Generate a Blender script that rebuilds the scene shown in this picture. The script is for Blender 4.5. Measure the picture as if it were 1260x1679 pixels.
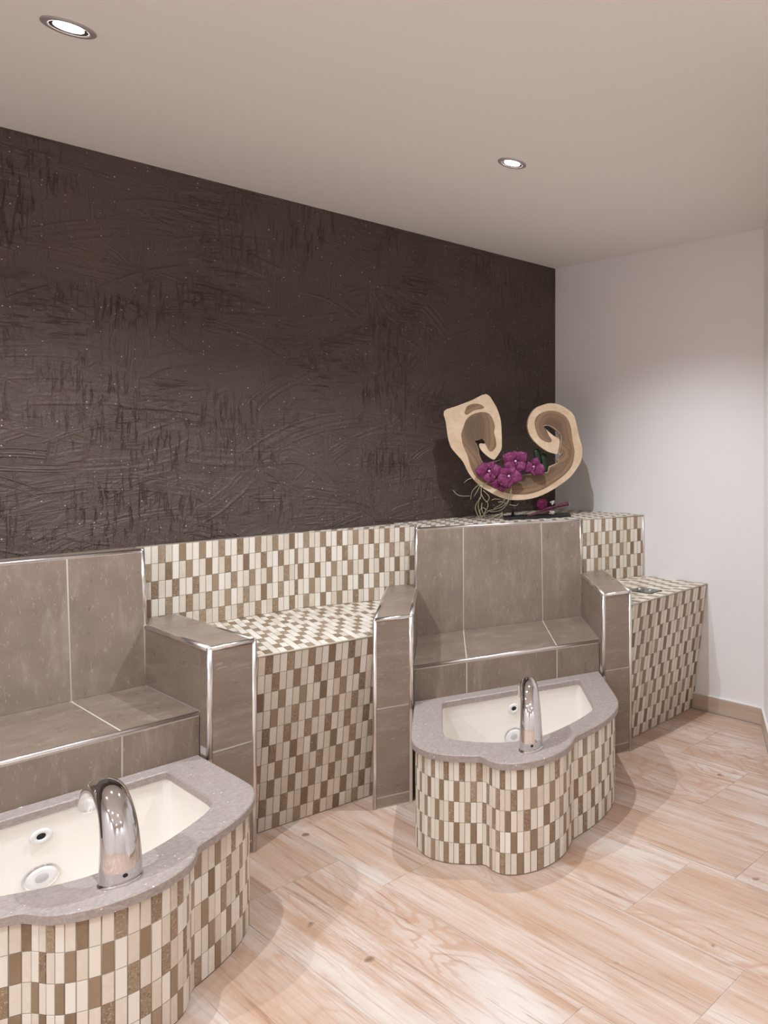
import bpy, math, random
from mathutils import Vector, Matrix, noise
from mathutils.geometry import tessellate_polygon

random.seed(7)
for o_ in list(bpy.data.objects):
    bpy.data.objects.remove(o_)
scene = bpy.context.scene
COL = scene.collection

# ------------------------------------------------------------------ camera
CAM = (-2.654, -3.624, 1.36)
cd = bpy.data.cameras.new('camera')
cam = bpy.data.objects.new('camera', cd)
COL.objects.link(cam)
cam.location = CAM
cam.rotation_euler = (math.radians(90), 0, math.radians(28.9 - 90))
cd.sensor_fit = 'HORIZONTAL'
cd.sensor_width = 36
cd.lens = 1116.63 / 1260 * 36
cd.shift_x = (630 - 1428.87) / 1260
cd.shift_y = (731.24 - 839.5) / 1260
cd.clip_start = 0.02
scene.camera = cam

# ------------------------------------------------------------------ light level
SPOT_W = 38.0
SPOT_COL = (0.89, 0.97, 1.06)
REAR_W = 17.0
WASH_W = 34.0
SPOT_ANGLE = 128
SPOT_BLEND = 0.75
world = bpy.data.worlds.new('world')
scene.world = world
world.use_nodes = True
world.node_tree.nodes['Background'].inputs[0].default_value = (1, 0.95, 0.9, 1)
world.node_tree.nodes['Background'].inputs[1].default_value = 0.02
vs = scene.view_settings
vs.view_transform = 'Standard'
vs.look = 'None'
vs.gamma = 1
vs.use_curve_mapping = False
vs.exposure = 1.0

ROOM_H = 2.42

# ------------------------------------------------------------------ materials
def srgb(r, g, b):
    def f(c):
        c /= 255
        return c / 12.92 if c <= 0.04045 else ((c + 0.055) / 1.055) ** 2.4
    return (f(r), f(g), f(b), 1)

class NT:
    def __init__(self, name):
        self.m = bpy.data.materials.new(name)
        self.m.use_nodes = True
        self.t = self.m.node_tree
        self.b = self.t.nodes['Principled BSDF']
    def n(self, typ, ins=None, **props):
        nd = self.t.nodes.new(typ)
        for k, v in props.items():
            setattr(nd, k, v)
        for k, v in (ins or {}).items():
            self.set(nd, k, v)
        return nd
    def set(self, nd, k, v):
        if isinstance(v, bpy.types.NodeSocket):
            self.t.links.new(v, nd.inputs[k])
        else:
            nd.inputs[k].default_value = v
    def math(self, op, a, b=0.0, c=0.0, clamp=False):
        nd = self.n('ShaderNodeMath', {0: a, 1: b, 2: c}, operation=op)
        nd.use_clamp = clamp
        return nd.outputs[0]
    def vmath(self, op, a, b=(0, 0, 0)):
        nd = self.n('ShaderNodeVectorMath', {0: a, 1: b}, operation=op)
        return nd.outputs['Value'] if op in ('LENGTH', 'DISTANCE', 'DOT_PRODUCT') else nd.outputs[0]
    def coord(self, scale=(1, 1, 1), rnd=0.0, out='Object', rot=(0, 0, 0)):
        tc = self.n('ShaderNodeTexCoord').outputs[out]
        mp = self.n('ShaderNodeMapping', {'Vector': tc, 'Scale': scale, 'Rotation': rot})
        if rnd:
            oi = self.n('ShaderNodeObjectInfo').outputs['Random']
            self.set(mp, 'Location', self.n('ShaderNodeCombineXYZ', {0: self.math('MULTIPLY', oi, rnd), 1: self.math('MULTIPLY', oi, rnd * 1.7), 2: self.math('MULTIPLY', oi, rnd * 2.3)}).outputs[0])
        return mp.outputs[0]
    def rand(self):
        return self.n('ShaderNodeObjectInfo').outputs['Random']
    def noise(self, vec, scale=5, detail=4, rough=0.55, dist=0.0):
        return self.n('ShaderNodeTexNoise', {'Vector': vec, 'Scale': scale, 'Detail': detail, 'Roughness': rough, 'Distortion': dist}).outputs[0]
    def ramp(self, fac, stops):
        nd = self.n('ShaderNodeValToRGB', {0: fac})
        cr = nd.color_ramp
        while len(cr.elements) < len(stops):
            cr.elements.new(0.5)
        for e, (p, c) in zip(cr.elements, stops):
            e.position = p
            e.color = c if len(c) == 4 else (*c, 1)
        return nd.outputs[0]
    def mix(self, fac, a, b, blend='MIX'):
        nd = self.n('ShaderNodeMix', data_type='RGBA', blend_type=blend)
        self.set(nd, 0, fac); self.set(nd, 6, a); self.set(nd, 7, b)
        return nd.outputs[2]
    def range(self, v, a, b, c, d):
        return self.n('ShaderNodeMapRange', {0: v, 1: a, 2: b, 3: c, 4: d}).outputs[0]
    def bump(self, h, strength=0.3, dist=0.002):
        nd = self.n('ShaderNodeBump', {'Height': h, 'Strength': strength, 'Distance': dist})
        self.t.links.new(nd.outputs[0], self.b.inputs['Normal'])
    def fin(self, color=None, rough=0.5, metal=0.0, spec=None, **kw):
        if color is not None: self.set(self.b, 'Base Color', color)
        self.set(self.b, 'Roughness', rough)
        self.set(self.b, 'Metallic', metal)
        if spec is not None: self.set(self.b, 'Specular IOR Level', spec)
        for k, v in kw.items(): self.set(self.b, k, v)
        return self.m

def v1(c): return (c, c, c, 1)
M = {}

# painted plaster
def paint(name, col):
    t = NT(name)
    h = t.noise(t.coord((1, 1, 1)), 220, 2, 0.5)
    t.bump(h, 0.05, 0.001)
    return t.fin(col, 0.75, spec=0.25)
M['wall'] = paint('white_wall_paint', srgb(240, 236, 234))
M['ceiling'] = paint('ceiling_paint', srgb(240, 236, 231))

# dark trowelled plaster
def dark_plaster():
    t = NT('dark_trowelled_plaster')
    tc = t.n('ShaderNodeTexCoord').outputs['Object']
    sep = t.n('ShaderNodeSeparateXYZ', {0: tc})
    X, Z = sep.outputs[0], sep.outputs[2]
    P = t.n('ShaderNodeCombineXYZ', {0: X, 1: Z, 2: 0.0}).outputs[0]
    cmb = lambda a, b, c: t.n('ShaderNodeCombineXYZ', {0: t.math('MULTIPLY', X, a), 1: t.math('MULTIPLY', Z, b), 2: c}).outputs[0]
    vert = t.noise(cmb(85, 9, 0.0), 1.0, 4, 0.65, 0.5)
    hori = t.noise(cmb(9, 80, 4.0), 1.0, 4, 0.65, 0.5)
    grain = t.noise(cmb(1, 1, 9.0), 70, 5, 0.7)
    lump = t.noise(cmb(1, 1, 2.0), 16, 4, 0.6, 0.8)
    mk = lambda s, a, b, off: t.range(t.noise(t.vmath('ADD', P, (off, off, 0)), s, 2, 0.5), a, b, 0, 1)
    gv = t.math('MULTIPLY', t.range(vert, 0.46, 0.34, 0.0, 1.0), mk(3.2, 0.45, 0.62, 11))
    gh = t.math('MULTIPLY', t.range(hori, 0.44, 0.32, 0.0, 1.0), mk(3.0, 0.50, 0.66, 23))
    groove = t.math('MAXIMUM', gv, gh)
    height = t.math('ADD', t.math('SUBTRACT', t.math('MULTIPLY', lump, 0.8), t.math('MULTIPLY', groove, 0.55)), t.math('MULTIPLY', grain, 0.30))
    t.bump(height, 1.0, 0.010)
    mott = t.noise(P, 2.2, 5, 0.6)
    base = t.ramp(mott, [(0.25, srgb(74, 60, 53)), (0.75, srgb(92, 77, 69))])
    sp = t.n('ShaderNodeTexVoronoi', {'Vector': P, 'Scale': 58.0}, voronoi_dimensions='2D')
    rs = t.n('ShaderNodeSeparateColor', {0: sp.outputs['Color']})
    on = t.math('MULTIPLY', t.math('LESS_THAN', sp.outputs['Distance'], t.math('MULTIPLY', rs.outputs[1], 0.10)), t.math('GREATER_THAN', rs.outputs[0], 0.88))
    base = t.mix(on, base, srgb(215, 204, 192))
    rough = t.range(grain, 0.3, 0.7, 0.34, 0.54)
    return t.fin(base, rough, spec=0.5)
M['dark'] = dark_plaster()

# wood look floor tile
def wood_tile(name, along='y', dark=0.0):
    t = NT(name)
    def st(k): return (1, k, 1) if along == 'y' else (k, 1, 1)
    tc = t.coord((1, 1, 1), 37.0)
    sp_ = t.n('ShaderNodeSeparateXYZ', {0: tc})
    A, B = (sp_.outputs[0], sp_.outputs[1]) if along == 'y' else (sp_.outputs[1], sp_.outputs[0])
    # printed boards of different tone within one tile
    wob = t.math('MULTIPLY', t.math('SUBTRACT', t.noise(t.coord(st(0.3), 3.0), 3.0, 2), 0.5), 0.10)
    bi = t.math('FLOOR', t.math('DIVIDE', t.math('ADD', A, wob), 0.105))
    wn = t.n('ShaderNodeTexWhiteNoise', {'Vector': t.n('ShaderNodeCombineXYZ', {0: bi, 1: t.math('FLOOR', t.math('MULTIPLY', t.math('ADD', B, t.math('MULTIPLY', bi, 0.37)), 1.6)), 2: t.rand()}).outputs[0]}, noise_dimensions='3D').outputs[0]
    base = t.noise(t.coord(st(0.09), 37.0), 9, 5, 0.62, 0.4)
    warp = t.noise(t.coord(st(0.16), 19.0), 4.5, 4, 0.55, 0.9)
    rings = t.math('SINE', t.math('MULTIPLY', warp, 120.0))
    fine = t.noise(t.coord(st(0.025), 53.0), 150, 3, 0.6)
    col = t.ramp(base, [(0.28, srgb(188, 158, 137)), (0.44, srgb(201, 177, 159)), (0.58, srgb(211, 193, 179)), (0.74, srgb(219, 206, 196))])
    col = t.mix(t.range(wn, 0.0, 1.0, 0.0, 0.45), col, srgb(192, 161, 139))
    rm = t.math('MULTIPLY', t.range(rings, 0.2, 1.0, 0.0, 1.0), t.range(t.noise(t.coord(st(0.2), 71.0), 3.4, 2, 0.5), 0.43, 0.60, 0.0, 0.55))
    col = t.mix(rm, col, srgb(178, 132, 104))
    col = t.mix(t.range(fine, 0.36, 0.60, 0.42, 0.0), col, srgb(194, 154, 128))
    pale = t.range(t.noise(t.coord(st(0.25), 71.0), 3.8, 3, 0.55), 0.52, 0.68, 0.0, 0.75)
    col = t.mix(pale, col, srgb(218, 207, 199))
    dk = t.range(t.noise(t.coord(st(0.12), 13.0), 5.0, 4, 0.6, 0.5), 0.57, 0.70, 0.0, 0.5)
    col = t.mix(dk, col, srgb(186, 148, 122))
    sk = t.noise(t.coord(st(0.045), 83.0), 24, 5, 0.68, 0.5)
    col = t.mix(t.range(sk, 0.34, 0.50, 0.80, 0.0), col, srgb(186, 148, 121))
    col = t.mix(t.range(sk, 0.56, 0.70, 0.0, 0.55), col, srgb(222, 208, 196))
    hair = t.noise(t.coord(st(0.02), 7.0), 75, 4, 0.7, 0.8)
    col = t.mix(t.range(hair, 0.32, 0.44, 0.75, 0.0), col, srgb(156, 116, 92))
    kv = t.n('ShaderNodeTexVoronoi', {'Vector': t.coord(st(0.55), 29.0), 'Scale': 4.2}, voronoi_dimensions='2D')
    kr = t.n('ShaderNodeSeparateColor', {0: kv.outputs['Color']}).outputs[0]
    ksel = t.math('GREATER_THAN', kr, 0.74)
    kd = t.math('ADD', kv.outputs['Distance'], t.math('MULTIPLY', t.math('SUBTRACT', t.noise(t.coord((1, 1, 1), 5.0), 22, 4), 0.5), 0.22))
    kw = t.math('SINE', t.math('MULTIPLY', kd, 95.0))
    kring = t.math('MULTIPLY', t.math('MULTIPLY', ksel, t.range(kd, 0.03, 0.20, 0.34, 0.0)), t.range(kw, -1, 1, 0.2, 1.0))
    col = t.mix(kring, col, srgb(182, 134, 104))
    kdot = t.math('MULTIPLY', ksel, t.range(kd, 0.0, 0.035, 0.85, 0.0))
    col = t.mix(kdot, col, srgb(120, 92, 76))
    if dark: col = t.mix(dark, col, srgb(192, 178, 160))
    t.bump(t.math('ADD', fine, t.math('MULTIPLY', rings, 0.12)), 0.15, 0.001)
    return t.fin(col, t.range(base, 0.3, 0.7, 0.34, 0.46), spec=0.4)
M['plank'] = wood_tile('wood_look_floor_tile', 'y')

# taupe stoneware tile
def taupe(name, stretch):
    t = NT(name)
    c = t.coord(stretch, 23.0)
    st = t.noise(c, 26, 5, 0.65, 0.3)
    big = t.noise(t.coord((1, 1, 1), 11.0), 5, 4, 0.6)
    col = t.ramp(big, [(0.3, srgb(127, 109, 95)), (0.7, srgb(146, 127, 112))])
    col = t.mix(t.range(st, 0.52, 0.72, 0.0, 0.45), col, srgb(176, 158, 144))
    col = t.mix(t.range(st, 0.30, 0.46, 0.22, 0.0), col, srgb(110, 92, 80))
    fib = t.noise(t.coord(tuple(a * 2.2 for a in stretch), 5.0), 75, 3, 0.6, 0.9)
    col = t.mix(t.range(fib, 0.60, 0.72, 0.0, 0.55), col, srgb(186, 170, 156))
    t.bump(st, 0.10, 0.001)
    return t.fin(col, t.range(st, 0.3, 0.7, 0.26, 0.40), spec=0.62)
M['taupe_v'] = taupe('taupe_stoneware_upright_grain', (1, 1, 0.22))
M['taupe_h'] = taupe('taupe_stoneware_level_grain', (0.22, 0.22, 1))
M['taupe_s'] = taupe('taupe_stoneware_seat', (0.5, 0.5, 0.5))

def plain(name, col, rough=0.5, metal=0.0, spec=None, **kw):
    return NT(name).fin(col, rough, metal, spec, **kw)
def grout(name, col):
    t = NT(name)
    t.bump(t.noise(t.coord((1, 1, 1)), 300, 2), 0.2, 0.0006)
    return t.fin(col, 0.85, spec=0.2)
M['grout'] = grout('pale_grout', srgb(206, 194, 184))
M['grout_m'] = grout('mosaic_grout', srgb(158, 146, 132))
M['grout_f'] = grout('floor_grout', srgb(196, 180, 168))
M['chrome'] = plain('satin_steel_profile', srgb(236, 230, 227), 0.27, 1.0)
M['steel'] = plain('polished_chrome', srgb(222, 220, 220), 0.045, 1.0)
M['sharp_dark'] = plain('dark_recess', srgb(30, 26, 24), 0.6)

def chip(name, a, b, c, pits):
    t = NT(name)
    r = t.rand()
    col = t.ramp(r, [(0.0, a), (0.5, b), (1.0, c)])
    cc = t.coord((1, 1, 0.5), 61.0)
    nz = t.noise(cc, 55, 4, 0.65, 1.0)
    col = t.mix(t.range(nz, 0.45, 0.7, 0.0, 0.35), col, c)
    if pits:
        sel = t.math('GREATER_THAN', t.math('FRACT', t.math('MULTIPLY', r, 7.13)), 0.45)
        vein = t.noise(t.coord((1, 1, 1), 91.0), 130, 3, 0.6, 2.2)
        col = t.mix(t.math('MULTIPLY', sel, t.range(vein, 0.56, 0.66, 0.0, 0.75)), col, srgb(206, 188, 166))
        col = t.mix(t.math('MULTIPLY', sel, t.range(vein, 0.34, 0.42, 0.6, 0.0)), col, srgb(92, 68, 46))
        t.bump(vein, 0.35, 0.0012)
    else:
        t.bump(nz, 0.25, 0.0008)
    return t.fin(col, 0.42, spec=0.4)
M['cream'] = chip('cream_travertine', srgb(212, 197, 178), srgb(226, 214, 198), srgb(236, 227, 214), False)
M['brown'] = chip('brown_travertine', srgb(130, 106, 82), srgb(148, 124, 99), srgb(163, 141, 117), True)

def stone():
    t = NT('taupe_stone')
    c = t.coord((1, 1, 1))
    n1 = t.noise(c, 120, 5, 0.75)
    n2 = t.noise(t.coord((0.4, 1, 1), rot=(0, 0, 0.5)), 190, 4, 0.7)
    col = t.ramp(n1, [(0.3, srgb(146, 132, 125)), (0.7, srgb(180, 166, 159))])
    col = t.mix(t.range(n2, 0.5, 0.7, 0, 0.4), col, srgb(198, 186, 180))
    vo = t.n('ShaderNodeTexVoronoi', {'Vector': c, 'Scale': 150.0})
    on = t.math('MULTIPLY', t.math('LESS_THAN', vo.outputs['Distance'], 0.3), t.math('GREATER_THAN', t.n('ShaderNodeSeparateColor', {0: vo.outputs['Color']}).outputs[0], 0.975))
    col = t.mix(on, col, srgb(238, 228, 220))
    t.bump(t.math('ADD', n1, n2), 0.5, 0.0012)
    return t.fin(col, 0.40, spec=0.45)
M['stone'] = stone()
M['ceramic'] = plain('cream_ceramic', srgb(246, 238, 229), 0.2, spec=0.5)
M['plastic'] = plain('white_plastic', srgb(236, 232, 228), 0.3)
M['capgrey'] = plain('pale_grey_plastic', srgb(196, 192, 192), 0.3)
def emit(name, strength):
    t = NT(name)
    t.set(t.b, 'Emission Color', (1, 0.97, 0.93, 1)); t.set(t.b, 'Emission Strength', strength)
    return t.fin((1, 1, 1, 1), 0.3)
M['bulb'] = emit('lit_lamp_glass', 14.0)
M['ring'] = plain('satin_lamp_ring', srgb(176, 168, 168), 0.4, 0.35)
M['reflector'] = plain('lamp_reflector', srgb(230, 228, 226), 0.15, 1.0)
def sapwood():
    t = NT('pale_sapwood')
    n = t.noise(t.coord((1, 1, 1)), 14, 4, 0.6, 0.8)
    f_ = t.noise(t.coord((1, 1, 0.3)), 160, 3)
    col = t.ramp(n, [(0.3, srgb(206, 176, 143)), (0.7, srgb(226, 203, 175))])
    t.bump(f_, 0.15, 0.001)
    return t.fin(col, 0.6, spec=0.3)
M['sap'] = sapwood()
def heartwood():
    t = NT('brown_heartwood')
    tc = t.n('ShaderNodeTexCoord').outputs['Object']
    ring = t.n('ShaderNodeAttribute', attribute_name='bark_distance').outputs['Fac']
    n = t.noise(tc, 14, 5, 0.65, 0.6)
    d = t.math('ADD', ring, t.math('MULTIPLY', t.math('SUBTRACT', n, 0.5), 0.022))
    w = t.math('SINE', t.math('MULTIPLY', d, 900.0))
    w2 = t.math('SINE', t.math('MULTIPLY', d, 260.0))
    col = t.ramp(t.range(d, 0.02, 0.09, 0, 1), [(0.0, srgb(136, 104, 78)), (0.3, srgb(152, 122, 94)), (0.6, srgb(136, 110, 86)), (1.0, srgb(112, 90, 70))])
    col = t.mix(t.range(w, 0.1, 1.0, 0.0, 0.45), col, srgb(92, 70, 53))
    col = t.mix(t.range(w2, 0.3, 1.0, 0.0, 0.45), col, srgb(104, 80, 60))
    t.bump(w, 0.15, 0.001)
    return t.fin(col, 0.6, spec=0.3)
M['heart'] = heartwood()
def petal():
    t = NT('magenta_petal')
    n = t.noise(t.coord((1, 1, 1), 13.0), 90, 4, 0.6, 1.0)
    col = t.ramp(n, [(0.3, srgb(98, 32, 72)), (0.55, srgb(130, 54, 98)), (0.78, srgb(176, 114, 150))])
    t.bump(n, 0.3, 0.001)
    return t.fin(col, 0.55, spec=0.3)
M['petal'] = petal()
M['lip'] = plain('pale_pink_lip', srgb(226, 190, 206), 0.5)
M['root'] = plain('sage_green_root', srgb(160, 156, 124), 0.7)
M['leaf'] = plain('dark_green_leaf', srgb(22, 44, 24), 0.35)
M['black'] = plain('black_lacquer', srgb(32, 28, 28), 0.4)
M['stick'] = plain('plum_dyed_stick', srgb(84, 24, 48), 0.6)
M['wire'] = plain('magenta_wire', srgb(150, 30, 98), 0.35, 0.3)
M['moss'] = plain('white_moss', srgb(214, 206, 200), 0.9)
M['glassdark'] = plain('grey_glass_plate', srgb(74, 70, 68), 0.12, spec=0.6)

# ------------------------------------------------------------------ mesh helpers
def mesh(name, verts, faces, mats, smooth=False, idx=None):
    me = bpy.data.meshes.new(name)
    me.from_pydata([tuple(v) for v in verts], [], faces)
    if not isinstance(mats, (list, tuple)): mats = [mats]
    for m in mats: me.materials.append(m)
    if idx: me.polygons.foreach_set('material_index', idx)
    if smooth: me.polygons.foreach_set('use_smooth', [True] * len(me.polygons))
    me.update()
    return me
def obj(name, me, parent=None, loc=None, mat=None):
    o = bpy.data.objects.new(name, me)
    COL.objects.link(o)
    if parent is not None: o.parent = parent
    if mat is not None: o.matrix_local = mat
    elif loc is not None: o.location = loc
    return o
def empty(name, loc, rz, label, cat, group=None):
    o = bpy.data.objects.new(name, None)
    o.empty_display_size = 0.1
    COL.objects.link(o)
    o.location = loc; o.rotation_euler = (0, 0, rz)
    return tag(o, label, cat, group)
def tag(o, label, cat, group=None):
    o['label'] = label; o['category'] = cat
    if group: o['group'] = group
    return o
def structure(o):
    o['kind'] = 'structure'
    return o

def fix_normals(me):
    import bmesh
    bm = bmesh.new(); bm.from_mesh(me)
    bmesh.ops.recalc_face_normals(bm, faces=bm.faces)
    bm.to_mesh(me); bm.free()
    return me
def box_data(x0, x1, y0, y1, z0, z1):
    v = [(x0, y0, z0), (x1, y0, z0), (x1, y1, z0), (x0, y1, z0), (x0, y0, z1), (x1, y0, z1), (x1, y1, z1), (x0, y1, z1)]
    f = [(0, 3, 2, 1), (4, 5, 6, 7), (0, 1, 5, 4), (1, 2, 6, 5), (2, 3, 7, 6), (3, 0, 4, 7)]
    return v, f
def box(name, x0, x1, y0, y1, z0, z1, m, parent=None):
    v, f = box_data(x0, x1, y0, y1, z0, z1)
    return obj(name, mesh(name, v, f, m), parent)
def prism_mesh(name, poly, vec, m, cham=0.0):
    """poly: 3D polygon = FRONT face; vec: vector to the back face; cham: small front chamfer."""
    P = [Vector(p) for p in poly]; vec = Vector(vec); n = len(P)
    cen = sum(P, Vector()) / n
    if cham:
        fr = []
        for i in range(n):
            a, b, c = P[i - 1], P[i], P[(i + 1) % n]
            d1 = (a - b).normalized(); d2 = (c - b).normalized()
            s = max(0.3, d1.cross(d2).length)
            fr.append(b + (d1 + d2) * (cham / s))
        mid = [p + vec.normalized() * cham for p in P]
        V = fr + mid + [p + vec for p in P]
        F = [tuple(range(n))]
        for k in (0, n):
            F += [(k + i, k + n + i, k + n + (i + 1) % n, k + (i + 1) % n) for i in range(n)]
        F.append(tuple(range(3 * n - 1, 2 * n - 1, -1)))
    else:
        V = P + [p + vec for p in P]
        F = [tuple(range(n))] + [(i, n + i, n + (i + 1) % n, (i + 1) % n) for i in range(n)] + [tuple(range(2 * n - 1, n - 1, -1))]
    return fix_normals(mesh(name, V, F, m))
def prism(name, poly, vec, m, parent=None, cham=0.0):
    return obj(name, prism_mesh(name, poly, vec, m, cham), parent)
def tube_data(pts, radii, seg=10, up=None, caps=True):
    """sweep; radii: float | list of float | list of (ra, rb)"""
    P = [Vector(p) for p in pts]; V = []; F = []
    n = len(P)
    if not isinstance(radii, (list, tuple)): radii = [radii] * n
    prev = None
    for i, p in enumerate(P):
        t = (P[min(i + 1, n - 1)] - P[max(i - 1, 0)]).normalized()
        if up is not None: a = Vector(up)
        elif prev is None: a = Vector((0, 0, 1)) if abs(t.z) < 0.9 else Vector((1, 0, 0))
        else: a = prev
        a = (a - t * a.dot(t)).normalized(); prev = a
        b = t.cross(a)
        r = radii[i]; ra, rb = r if isinstance(r, (tuple, list)) else (r, r)
        for k in range(seg):
            w = 2 * math.pi * k / seg
            V.append(p + a * (ra * math.cos(w)) + b * (rb * math.sin(w)))
    for i in range(n - 1):
        for k in range(seg):
            k2 = (k + 1) % seg
            F.append((i * seg + k, i * seg + k2, (i + 1) * seg + k2, (i + 1) * seg + k))
    if caps:
        F.append(tuple(range(seg - 1, -1, -1))); F.append(tuple(range((n - 1) * seg, n * seg)))
    return V, F
def tube(name, pts, radii, m, parent=None, seg=10, up=None):
    v, f = tube_data(pts, radii, seg, up)
    return obj(name, fix_normals(mesh(name, v, f, m, True)), parent)
def sphere_data(c, r, nu=10, nv=6):
    V = [Vector(c) + Vector((0, 0, r))]; F = []
    for j in range(1, nv):
        a = math.pi * j / nv
        for i in range(nu):
            b = 2 * math.pi * i / nu
            V.append(Vector(c) + Vector((r * math.sin(a) * math.cos(b), r * math.sin(a) * math.sin(b), r * math.cos(a))))
    V.append(Vector(c) - Vector((0, 0, r)))
    for i in range(nu): F.append((0, 1 + i, 1 + (i + 1) % nu))
    for j in range(nv - 2):
        for i in range(nu):
            a = 1 + j * nu + i; b = 1 + j * nu + (i + 1) % nu
            F.append((a, a + nu, b + nu, b))
    l = len(V) - 1
    for i in range(nu): F.append((l, 1 + (nv - 2) * nu + (i + 1) % nu, 1 + (nv - 2) * nu + i))
    return V, F
def join(parts):
    V = []; F = []
    for v, f in parts:
        o_ = len(V); V += list(v); F += [tuple(i + o_ for i in g) for g in f]
    return V, F
def lathe_data(prof, seg=32):
    """prof: (r, z) list; axis z"""
    V = []; F = []
    for r, z in prof:
        for k in range(seg):
            a = 2 * math.pi * k / seg
            V.append((r * math.cos(a), r * math.sin(a), z))
    for i in range(len(prof) - 1):
        for k in range(seg):
            k2 = (k + 1) % seg
            F.append((i * seg + k, i * seg + k2, (i + 1) * seg + k2, (i + 1) * seg + k))
    return V, F
def spline(pts, n=8, closed=False):
    """Catmull-Rom through 2D or 3D points"""
    P = [Vector(p) for p in pts]; out = []
    N = len(P)
    rng = range(N if closed else N - 1)
    for i in rng:
        g = (lambda j: P[j % N]) if closed else (lambda j: P[max(0, min(N - 1, j))])
        p0, p1, p2, p3 = g(i - 1), g(i), g(i + 1), g(i + 2)
        for k in range(n):
            t = k / n
            out.append(0.5 * ((2 * p1) + (p2 - p0) * t + (2 * p0 - 5 * p1 + 4 * p2 - p3) * t * t + (3 * p1 - p0 - 3 * p2 + p3) * t ** 3))
    if not closed: out.append(P[-1])
    return out

# ---- mosaic
CW, CH, GAP, CT = 0.0192, 0.067, 0.0017, 0.004
SEQ = [1, 2, 0, 2, 1, 2, 0, 2, 1, 0, 2, 0, 1, 2, 0, 1]
def chip_mesh(m):
    w, h, c = (CW - GAP) / 2, (CH - GAP) / 2, 0.0007
    P = [(-w, 0, -h), (w, 0, -h), (w, 0, h), (-w, 0, h)]
    return prism_mesh('tile', P, (0, CT, 0), m, c)      # front faces -y
CHIP = {'cream': chip_mesh(M['cream']), 'brown': chip_mesh(M['brown'])}
def is_brown(i, j, shift=0):
    return (i - SEQ[j % len(SEQ)] - shift) % 3 == 0
def clip_poly(poly, clipper):
    def area(P): return sum(P[i][0] * P[(i + 1) % len(P)][1] - P[(i + 1) % len(P)][0] * P[i][1] for i in range(len(P))) / 2
    if area(clipper) < 0: clipper = clipper[::-1]
    out = poly
    for i in range(len(clipper)):
        a, b = clipper[i], clipper[(i + 1) % len(clipper)]
        ins = lambda p: (b[0] - a[0]) * (p[1] - a[1]) - (b[1] - a[1]) * (p[0] - a[0]) >= -1e-9
        res = []
        for k in range(len(out)):
            p, q = out[k], out[(k + 1) % len(out)]
            if ins(p): res.append(p)
            if ins(p) != ins(q):
                d1 = (b[0] - a[0]) * (p[1] - a[1]) - (b[1] - a[1]) * (p[0] - a[0])
                d2 = (b[0] - a[0]) * (q[1] - a[1]) - (b[1] - a[1]) * (q[0] - a[0])
                t = d1 / (d1 - d2)
                res.append((p[0] + (q[0] - p[0]) * t, p[1] + (q[1] - p[1]) * t))
        out = res
        if not out: return [], 0
    # drop near-duplicates
    cl = []
    for p in out:
        if not cl or (abs(p[0] - cl[-1][0]) + abs(p[1] - cl[-1][1])) > 1e-5: cl.append(p)
    if len(cl) > 1 and abs(cl[0][0] - cl[-1][0]) + abs(cl[0][1] - cl[-1][1]) < 1e-5: cl.pop()
    if len(cl) < 3: return [], 0
    return cl, abs(area(cl))
def mosaic(parent, name, origin, e1, e2, poly, u0=0.0, w0=0.0, shift=0, proud=0.0015, stuff=None):
    """chips on the plane origin + a*e1 + b*e2; e2 is 'up' of the chip; rows counted downwards from w0.
       poly: convex polygon in (a, b). front normal = e1 x e2."""
    e1 = Vector(e1).normalized(); e2 = Vector(e2); e2 = (e2 - e1 * e2.dot(e1)).normalized()
    nrm = e1.cross(e2)
    origin = Vector(origin)
    us = [p[0] for p in poly]; ws = [p[1] for p in poly]
    i0 = math.floor((min(us) - u0) / CW); i1 = math.ceil((max(us) - u0) / CW)
    j0 = math.floor((w0 - max(ws)) / CH); j1 = math.ceil((w0 - min(ws)) / CH)
    full = (CW - GAP) * (CH - GAP)
    R = Matrix((e1, -nrm, e2)).transposed().to_4x4()
    for j in range(j0, j1 + 1):
        for i in range(i0, i1 + 1):
            ca = u0 + (i + 0.5) * CW; cb = w0 - (j + 0.5) * CH
            w, h = (CW - GAP) / 2, (CH - GAP) / 2
            rect = [(ca - w, cb - h), (ca + w, cb - h), (ca + w, cb + h), (ca - w, cb + h)]
            cl, ar = clip_poly(rect, poly)
            if ar < 0.12 * full: continue
            kind = 'brown' if is_brown(i, j, shift) else 'cream'
            c3 = origin + e1 * ca + e2 * cb + nrm * proud
            mt = Matrix.Translation(c3) @ R
            if ar > 0.995 * full:
                if stuff is not None: stuff.append((mt, None, kind))
                else: obj(name, CHIP[kind], parent, mat=mt)
            else:
                P = [(p[0] - ca, 0, p[1] - cb) for p in cl]
                if stuff is not None: stuff.append((mt, P, kind))
                else: obj(name, prism_mesh(name, P, (0, CT, 0), M[kind], 0), parent, mat=mt)
def stuff_mesh(name, items, parent):
    V = []; F = []; I = []
    w, h = (CW - GAP) / 2, (CH - GAP) / 2
    for mt, P, kind in items:
        P = P or [(-w, 0, -h), (w, 0, -h), (w, 0, h), (-w, 0, h)]
        n = len(P); o_ = len(V)
        V += [mt @ Vector(p) for p in P] + [mt @ (Vector(p) + Vector((0, CT, 0))) for p in P]
        fs = [tuple(range(n))] + [(i, n + i, n + (i + 1) % n, (i + 1) % n) for i in range(n)] + [tuple(range(2 * n - 1, n - 1, -1))]
        F += [tuple(k + o_ for k in f) for f in fs]
        I += [0 if kind == 'cream' else 1] * len(fs)
    o = obj(name, fix_normals(mesh(name, V, F, [M['cream'], M['brown']], idx=I)), parent)
    o['kind'] = 'stuff'
    return o

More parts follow.
